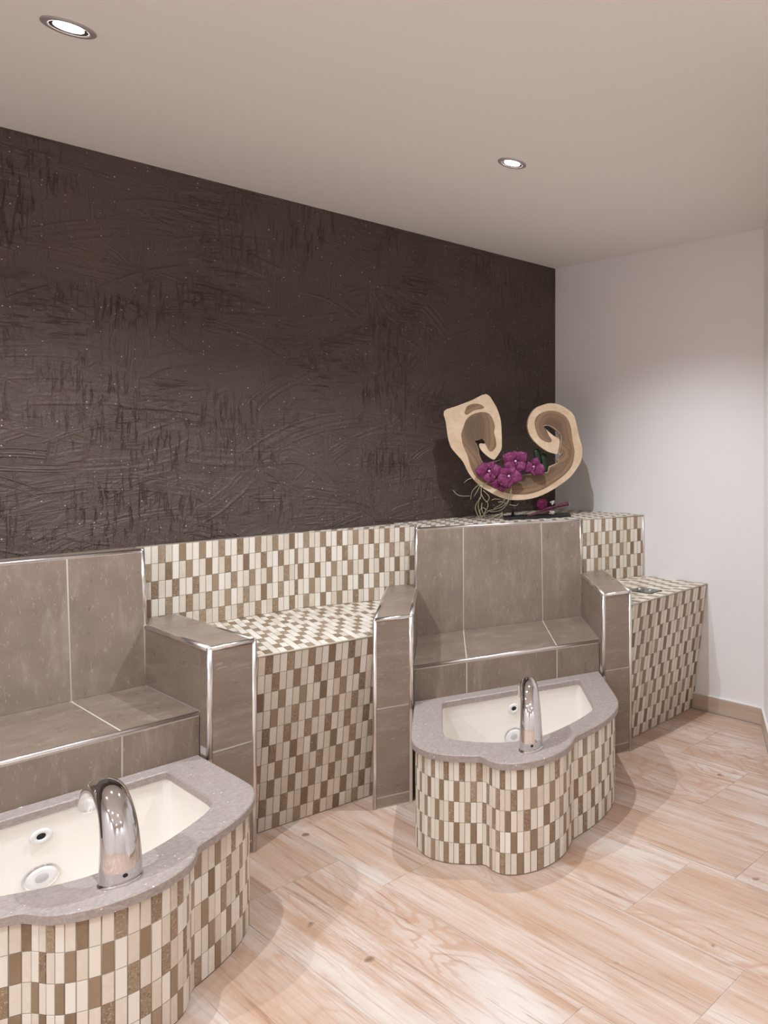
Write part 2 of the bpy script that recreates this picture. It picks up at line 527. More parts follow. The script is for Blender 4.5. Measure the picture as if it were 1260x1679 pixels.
# ================================================================== the room
XL, YF = -4.6, -4.8                       # left and rear limits
DX, DY = -0.724, -0.689                   # direction of the slanted wall from the end-wall corner
C1 = (0.0, -1.562)
C2 = (C1[0] + DX * 1.6, C1[1] + DY * 1.6)
TH = 0.1
def wall_slab(name, a, b, m, z0=0.0, z1=ROOM_H, th=TH):
    """interior face runs a -> b with the room on the left-hand side reversed: outside is to the right of a->b"""
    a = Vector((a[0], a[1], 0)); b = Vector((b[0], b[1], 0))
    d = (b - a).normalized(); out = Vector((d.y, -d.x, 0)) * -1
    P = [(a.x, a.y, z0), (b.x, b.y, z0), (b.x, b.y, z1), (a.x, a.y, z1)]
    return structure(obj(name, prism_mesh(name, P, out * th, m)))
# clockwise seen from above: left -> dark wall -> end wall -> slanted wall -> side -> rear
wall_back = wall_slab('wall_back', (XL, 0), (0, 0), M['dark'])
wall_slab('wall_right', (0, 0), C1, M['wall'])
wall_slab('wall_corner', C1, C2, M['wall'])
wall_slab('wall_side', C2, (C2[0], YF), M['wall'])
wall_slab('wall_rear', (C2[0], YF), (XL, YF), M['wall'])
wall_slab('wall_left', (XL, YF), (XL, 0), M['wall'])
ceil = structure(box('ceiling', XL - TH, TH, YF - TH, TH, ROOM_H, ROOM_H + 0.08, M['ceiling']))
floor = structure(box('floor', XL - TH, TH, YF - TH, TH, -0.1, -0.0015, M['grout_f']))

# trowel marks: shallow ridged plaster strokes lying on the dark wall
def trowel_strokes():
    rnd = random.Random(21)
    V = []; F = []
    def stroke(curve, width, amp, seed, na):
        nw = 18; o_ = len(V)
        pts = [curve(i / na) for i in range(na + 1)]
        fr = rnd.uniform(2.2, 5.0)
        for i, (x, z) in enumerate(pts):
            xa, za = pts[max(0, i - 1)]; xb, zb = pts[min(na, i + 1)]
            l = math.hypot(xb - xa, zb - za) or 1
            nx, nz = -(zb - za) / l, (xb - xa) / l
            t = i / na
            env = min(1, t * 5, (1 - t) * 5)
            for k in range(nw + 1):
                s = k / nw * 2 - 1
                h = noise.noise((s * fr, seed * 3.7, t * 1.3)) * 0.9 + noise.noise((s * fr * 2.7, seed * 1.9, t * 3.0)) * 0.5
                edge = max(0.0, abs(s) - 0.72) / 0.28
                h = amp * (env * (0.35 + h) * (1 - edge) + env * 0.55 * math.sin(math.pi * min(1, edge * 1.0)) ) - 0.0012 * max(edge ** 3, 1 - env)
                wob = noise.noise((t * 6, seed, 2.0)) * width * 0.06
                V.append((x + nx * (s * width / 2 + wob), -0.0003 - h, z + nz * (s * width / 2 + wob)))
        for i in range(na):
            for k in range(nw):
                a = o_ + i * (nw + 1) + k
                F.append((a, a + 1, a + nw + 2, a + nw + 1))
    for n_ in range(330):                      # sweeping arcs
        r = rnd.uniform(0.16, 0.62); cx = rnd.uniform(-3.2, 0.1); cz = rnd.uniform(0.55, 2.3)
        a0 = math.radians(rnd.uniform(20, 110)) if rnd.random() < 0.75 else math.radians(rnd.uniform(180, 300))
        span = math.radians(rnd.uniform(25, 75)); sq = rnd.uniform(0.6, 1.0)
        stroke(lambda t: (cx + r * math.cos(a0 + span * t), cz + r * sq * math.sin(a0 + span * t)), rnd.uniform(0.03, 0.085), rnd.uniform(0.0025, 0.0050), rnd.uniform(0, 100), 26)
    for n_ in range(330):                      # upright and level scrapes
        x = rnd.uniform(-3.1, 0.0); z = rnd.uniform(1.0, 2.4); l = rnd.uniform(0.08, 0.30)
        up_ = rnd.random() < 0.68; dv = rnd.uniform(-0.06, 0.06)
        fn = (lambda t: (x + dv * t * l * 3, z - l / 2 + l * t)) if up_ else (lambda t: (x - l / 2 + l * t, z + dv * t * l * 3))
        stroke(fn, rnd.uniform(0.012, 0.05), rnd.uniform(0.0018, 0.0036), rnd.uniform(0, 100), 12)
    keepF = []
    ok = [(-3.4 < v[0] < -0.003 and 0.992 < v[2] < ROOM_H - 0.004) for v in V]
    F2 = [f for f in F if all(ok[i] for i in f)]
    o = obj('trowel_marks', mesh('trowel_marks', V, F2, M['dark'], True), wall_back)
    o['kind'] = 'stuff'
trowel_strokes()

# floor planks: rows across x, grain along y
EDGES = [0.0, -0.152, -0.418, -0.706, -0.990, -1.262, -1.542, -1.815, -2.088, -2.365, -2.640, -2.915, -3.19, -3.465, -3.74, -4.015, -4.29, XL]
JOINT = {1: -1.422, 2: -1.81, 3: -2.215, 4: -2.032, 5: -1.285, 6: -2.214, 7: -1.93, 8: -1.46, 9: -2.3}
PL = 1.2
pg = 0.0016
def beyond(poly):                         # keep what lies on the room side of the slanted wall
    a, b = C1, C2
    big = [(a[0] - DX * 5, a[1] - DY * 5), (a[0] + DX * 9, a[1] + DY * 9)]
    nx, ny = DY, -DX                      # towards the room (-x)
    q = [big[0], big[1], (big[1][0] + nx * 20, big[1][1] + ny * 20), (big[0][0] + nx * 20, big[0][1] + ny * 20)]
    return clip_poly(poly, q)[0]
for r in range(len(EDGES) - 1):
    x1, x0 = EDGES[r] - pg, EDGES[r + 1] + pg
    j = JOINT.get(r, -0.35 - (r * 0.47) % 1.2)
    ys = sorted([j + k * PL for k in range(-5, 6) if YF < j + k * PL < 0] + [0.0, YF])
    if r == 0: ys = [YF, -1.0, 0.0]
    for ya, yb in zip(ys, ys[1:]):
        poly = [(x0, ya + pg), (x1, ya + pg), (x1, yb - pg), (x0, yb - pg)]
        if x1 > C2[0] - 0.05 and ya < -1.4:
            poly = [(max(p[0], x0), p[1]) for p in poly]
            poly = beyond(poly)
        if len(poly) < 3: continue
        cx = sum(p[0] for p in poly) / len(poly); cy = sum(p[1] for p in poly) / len(poly)
        me = prism_mesh('plank', [(p[0] - cx, p[1] - cy, 0) for p in poly], (0, 0, -0.0015), M['plank'], 0.0005)
        obj('plank', me, floor, (cx, cy, 0.0))

# skirting
def skirting(name, a, b, h=0.081, t=0.011, joints=()):
    a = Vector((*a, 0)); b = Vector((*b, 0)); d = (b - a); L = d.length; d.normalize()
    base = structure(bpy.data.objects.new(name, None)); COL.objects.link(base)
    base.location = a; base.rotation_euler = (0, 0, math.atan2(d.y, d.x))
    s = [0.0, *joints, L]
    for p, q in zip(s, s[1:]):
        me = prism_mesh('skirting_tile', [(p + 0.001, 0, 0.003), (q - 0.001, 0, 0.003), (q - 0.001, 0, h), (p + 0.001, 0, h)], (0, t, 0), M['skirting_x'], 0.0012)
        o = obj('skirting_tile', me, base)
    o = box('sealant', 0, L, 0.0, t, h, h + 0.004, M['plastic'], base)
    o = box('floor_joint', 0, L, -0.002, t, 0, 0.003, M['sealgrey'], base)
    return base
M['skirting_x'] = wood_tile('wood_look_skirting', 'x', 0.5)
M['sealgrey'] = plain('grey_sealant', srgb(150, 146, 146), 0.6)
n1 = 0.0115
nrm = Vector((DY, -DX)).normalized() * n1          # room-side offset of the slanted wall
skirting('baseboard_right', (-n1, -1.105), (-n1, C1[1] + 0.004))
skirting('baseboard_corner', (C1[0] + nrm.x - 0.001, C1[1] + nrm.y), (C2[0] + nrm.x, C2[1] + nrm.y), joints=(0.55,))

# ================================================================== tiled thrones
W, D, HS, HB, LEAN, HA, WA, DA, J1, J2 = 0.688, 0.4953, 0.4989, 0.985, 0.0536, 0.714, 0.123, 0.5586, 0.179, 0.5137
G = 0.0022       # half joint
TT = 0.008       # tile thickness
RC = 0.0015      # grout recess
def L3(u, v, z): return (u, -v, z)
def back_v(z): return -LEAN * (z - HS) / (HB - HS)
def throne(name, loc, rz, label, vback, ledge):
    T = empty(name, loc, rz, label, 'tiled seat', 'tiled foot bath seats')
    # --- seat
    seat = box('seat', 0.0015, W - 0.0015, -(D - RC), 0.05, 0.0, HS - RC, M['grout'], T)
    us = [(0, J1), (J1, J2), (J2, W)]
    for a, b in us:
        prism('tile', [L3(a + G, 0.003, HS), L3(b - G, 0.003, HS), L3(b - G, D - 0.011, HS), L3(a + G, D - 0.011, HS)], (0, 0, -TT), M['taupe_s'], seat, 0.0008)
        prism('riser_tile', [L3(a + G, D, 0.055), L3(b - G, D, 0.055), L3(b - G, D, HS - 0.015), L3(a + G, D, HS - 0.015)], (0, TT, 0), M['taupe_v'], seat, 0.0008)
        prism('riser_tile', [L3(a + G, D, 0.002), L3(b - G, D, 0.002), L3(b - G, D, 0.051), L3(a + G, D, 0.051)], (0, TT, 0), M['taupe_v'], seat, 0.0008)
    tube('edge_profile', [L3(0.002, D - 0.0055, HS - 0.0055), L3(W - 0.002, D - 0.0055, HS - 0.0055)], 0.0072, M['chrome'], seat, 12)
    # --- backrest: leaning block
    ub0, ub1 = -0.010, 0.700
    def bp(u, z, off=0.0): return L3(u, back_v(z) - off, z)
    V = []
    prof = [(0.0 - RC, HS - 0.02), (-LEAN - RC, HB - RC), (vback, HB - RC), (vback, HS - 0.02)]
    poly = [L3(ub0 + 0.002, v, z) for v, z in prof]
    back = prism('backrest', poly, (ub1 - ub0 - 0.004, 0, 0), M['grout'], T)
    for a, b in ((ub0 + 0.008, J1), (J1, J2), (J2, ub1 - 0.008)):
        lo = HS + 0.003
        P = [bp(a + G if a > 0 else a, lo), bp(b - G if b < 0.69 else b, lo), bp(b - G if b < 0.69 else b, HB - 0.011), bp(a + G if a > 0 else a, HB - 0.011)]
        prism('tile', P, (0, TT, 0), M['taupe_v'], back, 0.0008)
    r = 0.0068
    tl = L3(ub0 + 0.005, -LEAN - 0.0055, HB - 0.0055); tr = L3(ub1 - 0.005, -LEAN - 0.0055, HB - 0.0055)
    tube('edge_profile', [tl, tr], r, M['chrome'], back, 12)
    zb = HA - 0.004
    for u in (ub0 + 0.005, ub1 - 0.005):
        tube('edge_profile', [L3(u, back_v(zb) - 0.0055, zb), L3(u, -LEAN - 0.0055, HB - 0.0055)], r, M['chrome'], back, 12)
        v, f = sphere_data(L3(u, -LEAN - 0.0055, HB - 0.0055), r * 1.06)
        obj('corner_cap', mesh('corner_cap', v, f, M['chrome'], True), back)
    # side faces of the backrest
    for u, s in ((ub0, 1), (ub1, -1)):
        prism('side_tile', [L3(u, back_v(HA) - 0.012, HA + 0.002), L3(u, vback + 0.002, HA + 0.002), L3(u, vback + 0.002, HB - 0.012), L3(u, -LEAN - 0.012, HB - 0.012)], (s * 0.004, 0, 0), M['taupe_v'], back)
    if ledge:
        for a, b in ((ub0 + 0.008, J2 + 0.16), (J2 + 0.16, ub1 - 0.003)):
            prism('ledge_tile', [L3(a + G, -LEAN - 0.011, HB), L3(b - G, -LEAN - 0.011, HB), L3(b - G, vback + 0.001, HB), L3(a + G, vback + 0.001, HB)], (0, 0, -TT), M['taupe_h'], back, 0.0008)
    # --- arms
    for side in (0, 1):
        u0, u1 = ((-WA, 0.0) if side == 0 else (W, W + WA))
        va = arm_back[name][side]
        arm = box('arm', u0 + RC, u1 - RC, -(DA - RC), -va, 0.0, HA - RC, M['grout'], T)
        e = 0.011
        inner, outer = (u1, u0) if side == 0 else (u0, u1)
        si = 1 if side == 0 else -1                    # inner face normal direction along u
        # top cap
        vs_ = [DA - e, 0.02, va + 0.002]
        for p, q in zip(vs_, vs_[1:]):
            lo_, hi_ = min(u0, u1) + (e if True else 0), max(u0, u1) - e
            prism('tile', [L3(lo_, p - (0.0 if p == DA - e else G), HA), L3(hi_, p - (0.0 if p == DA - e else G), HA), L3(hi_, q + G, HA), L3(lo_, q + G, HA)], (0, 0, -TT), M['taupe_h'], arm, 0.0008)
        # front
        for z0, z1 in ((0.004, 0.042 - G), (0.042 + G, 0.376 - G), (0.376 + G, HA - 0.013)):
            prism('tile', [L3(u0 + e, DA, z0), L3(u1 - e, DA, z0), L3(u1 - e, DA, z1), L3(u0 + e, DA, z1)], (0, TT, 0), M['taupe_h'], arm, 0.0008)
        # inner side
        for v0, v1, z0, z1 in ((0.003, D - 0.001, HS + 0.003, HA - 0.013), (D + 0.003, DA - e, 0.39, HA - 0.013)):
            prism('tile', [L3(inner, v0, z0), L3(inner, v1, z0), L3(inner, v1, z1), L3(inner, v0, z1)], (-si * TT, 0, 0), M['taupe_h'], arm, 0.0008)
        prism('tile', [L3(inner, D + 0.003, 0.004), L3(inner, DA - 0.002, 0.004), L3(inner, DA - 0.002, 0.365), L3(inner, D + 0.003, 0.365)], (-si * TT, 0, 0), M['taupe_h'], arm, 0.0008)
        # outer side
        for z0, z1 in ((0.004, 0.376 - G), (0.376 + G, HA - 0.013)):
            prism('tile', [L3(outer, va + 0.003, z0), L3(outer, DA - e, z0), L3(outer, DA - e, z1), L3(outer, va + 0.003, z1)], (si * TT, 0, 0), M['taupe_h'], arm, 0.0008)
        # metal profiles
        rr = 0.0085; k = 0.006
        ui, uo = inner - si * k, outer + si * k
        tube('edge_profile', [L3(ui, va if False else 0.0, HA - k), L3(ui, DA - k, HA - k)], rr, M['chrome'], arm, 12)
        tube('edge_profile', [L3(uo, va + 0.004, HA - k), L3(uo, DA - k, HA - k)], rr * 0.85, M['chrome'], arm, 12)
        tube('edge_profile', [L3(ui, DA - k, HA - k), L3(uo, DA - k, HA - k)], rr, M['chrome'], arm, 12)
        tube('edge_profile', [L3(ui, DA - k, 0.355), L3(ui, DA - k, HA - k)], rr, M['chrome'], arm, 12)
        tube('edge_profile', [L3(uo, DA - k, 0.001), L3(uo, DA - k, HA - k)], rr * 0.9, M['chrome'], arm, 12)
        for uu, q in ((ui, 1.08), (uo, 0.98)):
            v, f = sphere_data(L3(uu, DA - k, HA - k), rr * q)
            obj('corner_cap', mesh('corner_cap', v, f, M['chrome'], True), arm)
    return T
OL, OR, TR_ = (-2.461, -0.156), (-0.950, -0.340), math.radians(28.95)
arm_back = {'tiled_throne': (-0.14, -0.14), 'tiled_throne_': (-0.136, -0.072)}
T_L = throne('tiled_throne', (OL[0], OL[1], 0), 0.0, 'taupe tiled seat against the dark wall, cut off by the left edge', -0.154, True)
T_R = throne('tiled_throne_', (OR[0], OR[1], 0), -TR_, 'taupe tiled seat with tall backrest below the wooden sculpture, turned away from the dark wall', -0.136, False)
T_R.name = 'tiled_throne'

def RW(u, v, z=0.0):                       # right throne local -> world
    c, s = math.cos(TR_), math.sin(TR_)
    return Vector((OR[0] + u * c - v * s, OR[1] - u * s - v * c, z))

# ================================================================== mosaic benches and backrests
ZS = 0.653
def rel(o, p): return (p[0] - o[0], p[1] - o[1], p[2] - o[2])
def bench(name, label, foot, top, bot, shift, rowshift, cap_extra):
    """foot: base point; top: seat polygon (x,y) list, first two = front edge left,right; bot: front bottom left,right"""
    T = empty(name, (foot[0], foot[1], 0), 0, label, 'bench', 'mosaic tiled benches')
    f = lambda x, y, z: Vector((x - foot[0], y - foot[1], z))
    TL, TRt = top[0], top[1]; BL, BR = bot
    # solid body, 1.5 mm behind the chip faces
    n = len(top)
    Vt = [f(p[0], p[1], ZS) for p in top]
    Vb = [f(BL[0], BL[1], 0), f(BR[0], BR[1], 0)] + [f(p[0], p[1], 0) for p in top[2:]]
    Fc = [tuple(range(n)), tuple(range(2 * n - 1, n - 1, -1))] + [(i, n + i, n + (i + 1) % n, (i + 1) % n) for i in range(n)]
    body = obj('body', fix_normals(mesh('body', Vt + Vb, Fc, M['grout_m'])), T)
    # front
    o = f(TL[0], TL[1], ZS); e1 = f(TRt[0], TRt[1], ZS) - o; L = e1.length; e1.normalize()
    down = f(BL[0], BL[1], 0) - o
    e2 = -(down - e1 * down.dot(e1)); H = e2.length; e2.normalize()
    def to2(p): q = p - o; return (q.dot(e1), q.dot(e2))
    poly = [to2(f(TL[0], TL[1], ZS)), to2(f(TRt[0], TRt[1], ZS)), to2(f(BR[0], BR[1], 0)), to2(f(BL[0], BL[1], 0))]
    poly = [(poly[0][0] + .002, poly[0][1] - 0.006), (poly[1][0] - .002, poly[1][1] - 0.006), (poly[2][0] - .002, poly[2][1] + 0.004), (poly[3][0] + .002, poly[3][1] + 0.004)]
    mosaic(body, 'front_tile', o, e1, e2, poly, 0.004, -0.006, shift)
    # seat; rows run back from the front edge
    up = Vector((0, 0, 1)); e2s = up.cross(e1)
    P = [((f(p[0], p[1], ZS) - o).dot(e1), (f(p[0], p[1], ZS) - o).dot(e2s)) for p in top]
    P = [(P[0][0] + .002, P[0][1] + 0.004), (P[1][0] - .002, P[1][1] + 0.004)] + P[2:]
    for cp in cap_extra(P):
        mosaic(body, 'seat_tile', o, e1, e2s, cp, 0.004, 0.004 + CH * 12, shift + 1, proud=0.0012)
    # slim edge strip under the front edge
    tube('edge_strip', [o + Vector((0, 0, -0.002)) + e1 * 0.002, o + Vector((0, 0, -0.002)) + e1 * (L - 0.002)], 0.0035, M['edge'], body, 8)
    return T
M['edge'] = plain('beige_edge_strip', srgb(190, 178, 160), 0.5)

armL_right = OL[0] + W + WA                          # right face of the left throne's arm
a0 = RW(-WA, DA); a1 = RW(-WA, -0.136)               # left face of the right throne's left arm
bendx = -1.268
pv = -0.138
def along(t): return a0.lerp(a1, t)
m0 = along(0.003)
mid_top = [(armL_right + 0.001, -0.712), (m0.x - 0.001, m0.y), (a1.x - 0.001, a1.y), (bendx, -0.010), (armL_right + 0.001, -0.010)]
def cross2(p, d, a, b):                    # line p + s*d with line a-b
    ex, ey = b.x - a.x, b.y - a.y
    s = ((a.x - p[0]) * ey - (a.y - p[1]) * ex) / (d[0] * ey - d[1] * ex)
    return (p[0] + s * d[0], p[1] + s * d[1])
ed = (mid_top[1][0] - mid_top[0][0], mid_top[1][1] - mid_top[0][1])
mb = cross2((armL_right + 0.001, -0.575), ed, a0, a1)
mid_bot = [(armL_right + 0.001, -0.575), (mb[0] - 0.001, mb[1])]
bench('mosaic_bench', 'mosaic bench between the two taupe tiled seats', (-1.45, -0.6), mid_top, mid_bot, 0, 0, lambda P: [[P[0], P[1], P[2], P[3], P[4]]])
b0 = RW(W + WA, DA); b1 = RW(W + WA, -0.075)
def alongb(t): return b0.lerp(b1, t)
right_top = [(b0.x + 0.001, b0.y + 0.001), (-0.001, -1.199), (-0.001, -0.747), (b1.x + 0.002, b1.y)]
ed = (right_top[1][0] - right_top[0][0], right_top[1][1] - right_top[0][1])
rb = cross2((-0.001, -1.100), ed, b0, b1)
right_bot = [(rb[0] + 0.001, rb[1]), (-0.001, -1.100)]
bench('mosaic_bench', 'mosaic bench in the corner by the white wall, with a small switch plate on top', (-0.2, -1.0), right_top, right_bot, 1, 0, lambda P: [P])

# ---- mosaic backrest between the thrones (flat on the dark wall, then turned out)
ZT = HB
bk = empty('mosaic_surround', (bendx, -0.02, ZS), 0, 'mosaic backrest panel above the bench between the two tiled seats', 'mosaic', 'mosaic surrounds above the benches')
fo = lambda x, y, z: Vector((x - bendx, y + 0.02, z - ZS))
xl = OL[0] + 0.700 + 0.001
pe = RW(-0.012, pv)
pa = box('flat_panel', xl - bendx, 0.0, -0.010 + 0.02, -0.0005 + 0.02, 0.0 + 0.0005, ZT - ZS, M['grout_m'], bk)
mosaic(pa, 'tile', fo(xl, -0.010, ZS), (1, 0, 0), (0, 0, 1), [(armL_right + 0.004 - xl, 0.003), (bendx - xl, 0.003), (bendx - xl, ZT - ZS - 0.004), (0.002, ZT - ZS - 0.004), (0.002, HA - ZS + 0.002), (armL_right - xl + 0.002, HA - ZS + 0.002)][:4] if False else [(0.002, 0.003), (bendx - xl, 0.003), (bendx - xl, ZT - ZS - 0.003), (0.002, ZT - ZS - 0.003)], 0.002, ZT - ZS - 0.003, 2)
Pb = [(bendx, -0.010), (pe.x, pe.y), (pe.x + 0.001, -0.0005), (bendx, -0.0005)]
pb = obj('turned_panel', prism_mesh('turned_panel', [fo(x, y, ZT - 0.0015) for x, y in Pb], (0, 0, -(ZT - ZS) + 0.002), M['grout_m']), bk)
e1 = (Vector((pe.x, pe.y, 0)) - Vector((bendx, -0.010, 0))); Lp = e1.length
mosaic(pb, 'tile', fo(bendx, -0.010, ZS), e1, (0, 0, 1), [(0.001, 0.003), (Lp - 0.002, 0.003), (Lp - 0.002, ZT - ZS - 0.003), (0.001, ZT - ZS - 0.003)], 0.001, ZT - ZS - 0.003, 0)
items = []
mosaic(None, 'tile', fo(bendx, -0.010, ZT), e1, Vector((0, 0, 1)).cross(e1), [(0.01, 0.002), (Lp, 0.002), (Lp, 0.155)], 0.0, 0.002 + CH * 4, 1, proud=0.0012, stuff=items)
stuff_mesh('ledge_tile', items, pb)

# ---- mosaic shelf behind the right throne and backrest to the white wall
q0 = RW(0.7015, back_v(0.8) - 0.013); q1 = Vector((-0.002, -0.745, 0))
sh = empty('mosaic_surround', (-0.2, -0.4, 0), 0, 'mosaic backrest and deep shelf in the corner, carrying the wooden sculpture', 'mosaic', 'mosaic surrounds above the benches')
fs = lambda p, z: Vector((p[0] + 0.2, p[1] + 0.4, z))
s0 = RW(-0.008, pv - 0.003); s1 = RW(0.7015, pv - 0.003)
SP = [(s0.x, s0.y), (s1.x, s1.y), (q0.x, q0.y), (q1.x, q1.y), (-0.002, -0.002), (s0.x + 0.002, -0.002)]
core = obj('core', prism_mesh('core', [fs(p, ZT - 0.0015) for p in SP], (0, 0, -(ZT - ZS) + 0.003), M['grout_m']), sh)
e1 = (q1 - q0); e1.z = 0; Lq = e1.length; e1.normalize()
mosaic(core, 'tile', fs((q0.x, q0.y), ZS), e1, (0, 0, 1), [(0.001, 0.003), (Lq - 0.008, 0.003), (Lq - 0.008, ZT - ZS - 0.006), (0.001, ZT - ZS - 0.006)], 0.004, ZT - ZS - 0.006, 1)
items = []
ee = Vector((math.cos(TR_), -math.sin(TR_), 0)); en = Vector((0, 0, 1)).cross(ee)
base3 = fs((s0.x, s0.y), ZT)
to = lambda p: ((fs(p, ZT) - base3).dot(ee), (fs(p, ZT) - base3).dot(en))
A = [to(p) for p in ((s0.x, s0.y), (s1.x, s1.y), (s1.x, -0.004), (s0.x, -0.004))]
B = [to(p) for p in ((s1.x, s1.y), (q1.x, -0.735), (-0.004, -0.004), (s1.x, -0.004))]
C = [to(p) for p in ((s1.x, s1.y), (q0.x + 0.004, q0.y + 0.004), (q1.x - 0.004, q1.y + 0.006))]
for cp in (A, B, C):
    mosaic(None, 'tile', base3, ee, en, cp, 0.0, CH * 14, 0, proud=0.0012, stuff=items)
# strip on top of the throne's backrest
e_top = [to(tuple(RW(u, v))[:2]) for u, v in ((0.0, -LEAN - 0.012), (0.69, -LEAN - 0.012), (0.69, pv - 0.001), (0.0, pv - 0.001))]
mosaic(None, 'tile', base3, ee, en, e_top, 0.0, CH * 14, 0, proud=0.0012, stuff=items)
stuff_mesh('shelf_tile', items, core)
tube('edge_profile', [fs((q1.x - 0.004, q1.y), ZS + 0.002), fs((q1.x - 0.004, q1.y), ZT - 0.004)], 0.0045, M['chrome'], core, 8)
tube('edge_profile', [fs((q0.x + 0.004, q0.y), ZT - 0.003), fs((q1.x - 0.004, q1.y), ZT - 0.003)], 0.0035, M['edge'], core, 8)

# ---- switch plate on the right bench
sw = empty('switch_plate', (-0.2825, -1.056, ZS + 0.0014), 0, 'flat grey glass switch plate with two small knobs on the corner bench', 'switch')
prism('plate', [(-0.039, -0.075, 0.004), (0.039, -0.075, 0.004), (0.039, 0.075, 0.004), (-0.039, 0.075, 0.004)], (0, 0, -0.004), M['glassdark'], sw, 0.001)
for y in (-0.036, 0.036):
    v, f = lathe_data([(0.0001, 0.010), (0.005, 0.010), (0.006, 0.008), (0.006, 0.004)], 14)
    obj('knob', mesh('knob', v, f, M['plastic'], True), sw, (0, y, 0))
    box('divider', -0.038, 0.038, y + 0.0375 - 0.0006, y + 0.0375 + 0.0006, 0.004, 0.0045, M['sharp_dark'], sw) if y < 0 else None

# ================================================================== foot basins
HR = 0.3615; RT = 0.023
half = [(0.340, 0.0), (0.340, 0.30), (0.339, 0.365), (0.335, 0.421), (0.319, 0.481), (0.289, 0.541), (0.244, 0.597), (0.190, 0.642), (0.142, 0.672)]
lobe = [(0.142, 0.672), (0.132, 0.696), (0.122, 0.722), (0.099, 0.758), (0.062, 0.787), (0.025, 0.800), (0.0, 0.8025)]
UC = W / 2
def outline():
    a = spline([Vector((*p, 0)) for p in half[2:]], 6)
    b = spline([Vector((*p, 0)) for p in lobe + [(-0.025, 0.800)]], 6)
    b = [p for p in b if p.x >= -1e-6]
    right = [Vector((*half[0], 0)), Vector((0.340, 0.15, 0)), Vector((*half[1], 0))] + a + b[1:]
    if right[-1].x > 1e-4: right.append(Vector((0, 0.8025, 0)))
    right[-1].x = 0
    left = [Vector((-p.x, p.y, 0)) for p in reversed(right[:-1])]
    return right + left            # from back right corner round the front to back left
def offset_in(pts, d):
    out = []
    n = len(pts)
    for i, p in enumerate(pts):
        t = (pts[min(i + 1, n - 1)] - pts[max(i - 1, 0)]).normalized()
        out.append(p + Vector((t.y, -t.x, 0)) * -d * 1.0)
    return out
def resample(pts, n, closed=False):
    P = pts + ([pts[0]] if closed else [])
    d = [0]
    for a, b in zip(P, P[1:]): d.append(d[-1] + (b - a).length)
    out = []; k = 0
    for i in range(n):
        s = d[-1] * i / (n if closed else n - 1)
        while k < len(d) - 2 and d[k + 1] < s: k += 1
        t = (s - d[k]) / max(1e-9, d[k + 1] - d[k])
        out.append(P[k].lerp(P[k + 1], t))
    return out
hole_half = [(0.248, 0.066), (0.2475, 0.20), (0.246, 0.38), (0.239, 0.437), (0.214, 0.481), (0.170, 0.527), (0.105, 0.579), (0.046, 0.609), (0.0, 0.616)]
def hole():
    a = spline([Vector((*p, 0)) for p in hole_half[2:]] + [Vector((-0.046, 0.609, 0))], 6)
    a = [p for p in a if p.x >= -1e-6]
    if a[-1].x > 1e-4: a.append(Vector((0, 0.616, 0)))
    a[-1].x = 0
    r = 0.012
    corner = [Vector((0.248 - r + r * math.sin(w), 0.066 + r - r * math.cos(w), 0)) for w in [i * math.pi / 8 for i in range(5)]]
    right = corner + [Vector((0.2475, 0.22, 0)), Vector((0.247, 0.32, 0))] + a
    left = [Vector((-p.x, p.y, 0)) for p in reversed(right[:-1])]
    return right + left
OUTL = outline(); HOLE = hole()
def b3(p, z): return (UC + p.x, -(D + 0.0015 + p.y), z)

def make_rim():
    # split both loops at the four anchors so that the ring quads stay tidy
    def seg(pts, lo, hi): return pts[lo:hi + 1]
    n_front = 120
    o_front = resample(OUTL, n_front)
    # parameterise the hole by projecting each outer station towards the basin centre line
    hp = resample(HOLE, 240)
    i_f = resample(HOLE, n_front)
    nb = 24
    o_back = [o_front[-1].lerp(o_front[0], k / nb) for k in range(1, nb)]
    i_back = [i_f[-1].lerp(i_f[0], k / nb) for k in range(1, nb)]
    O = o_front + o_back; I = i_f + i_back
    N = len(O)
    def shrink(P, d, sgn):
        out = []
        for i in range(N):
            t = (P[(i + 1) % N] - P[i - 1]).normalized()
            out.append(P[i] + Vector((-t.y, t.x, 0)) * d * sgn)
        return out
    c = 0.003
    O1 = shrink(O, c, 1); I1 = shrink(I, c, -1)
    loops = [(O, HR - RT), (O, HR - c), (O1, HR), (I1, HR), (I, HR - c), (I, HR - RT)]
    V = []; F = []
    for P, z in loops: V += [b3(p, z) for p in P]
    for l in range(len(loops)):
        l2 = (l + 1) % len(loops)
        for i in range(N):
            j = (i + 1) % N
            F.append((l * N + i, l * N + j, l2 * N + j, l2 * N + i))
    return fix_normals(mesh('rim', V, F, M['stone']))
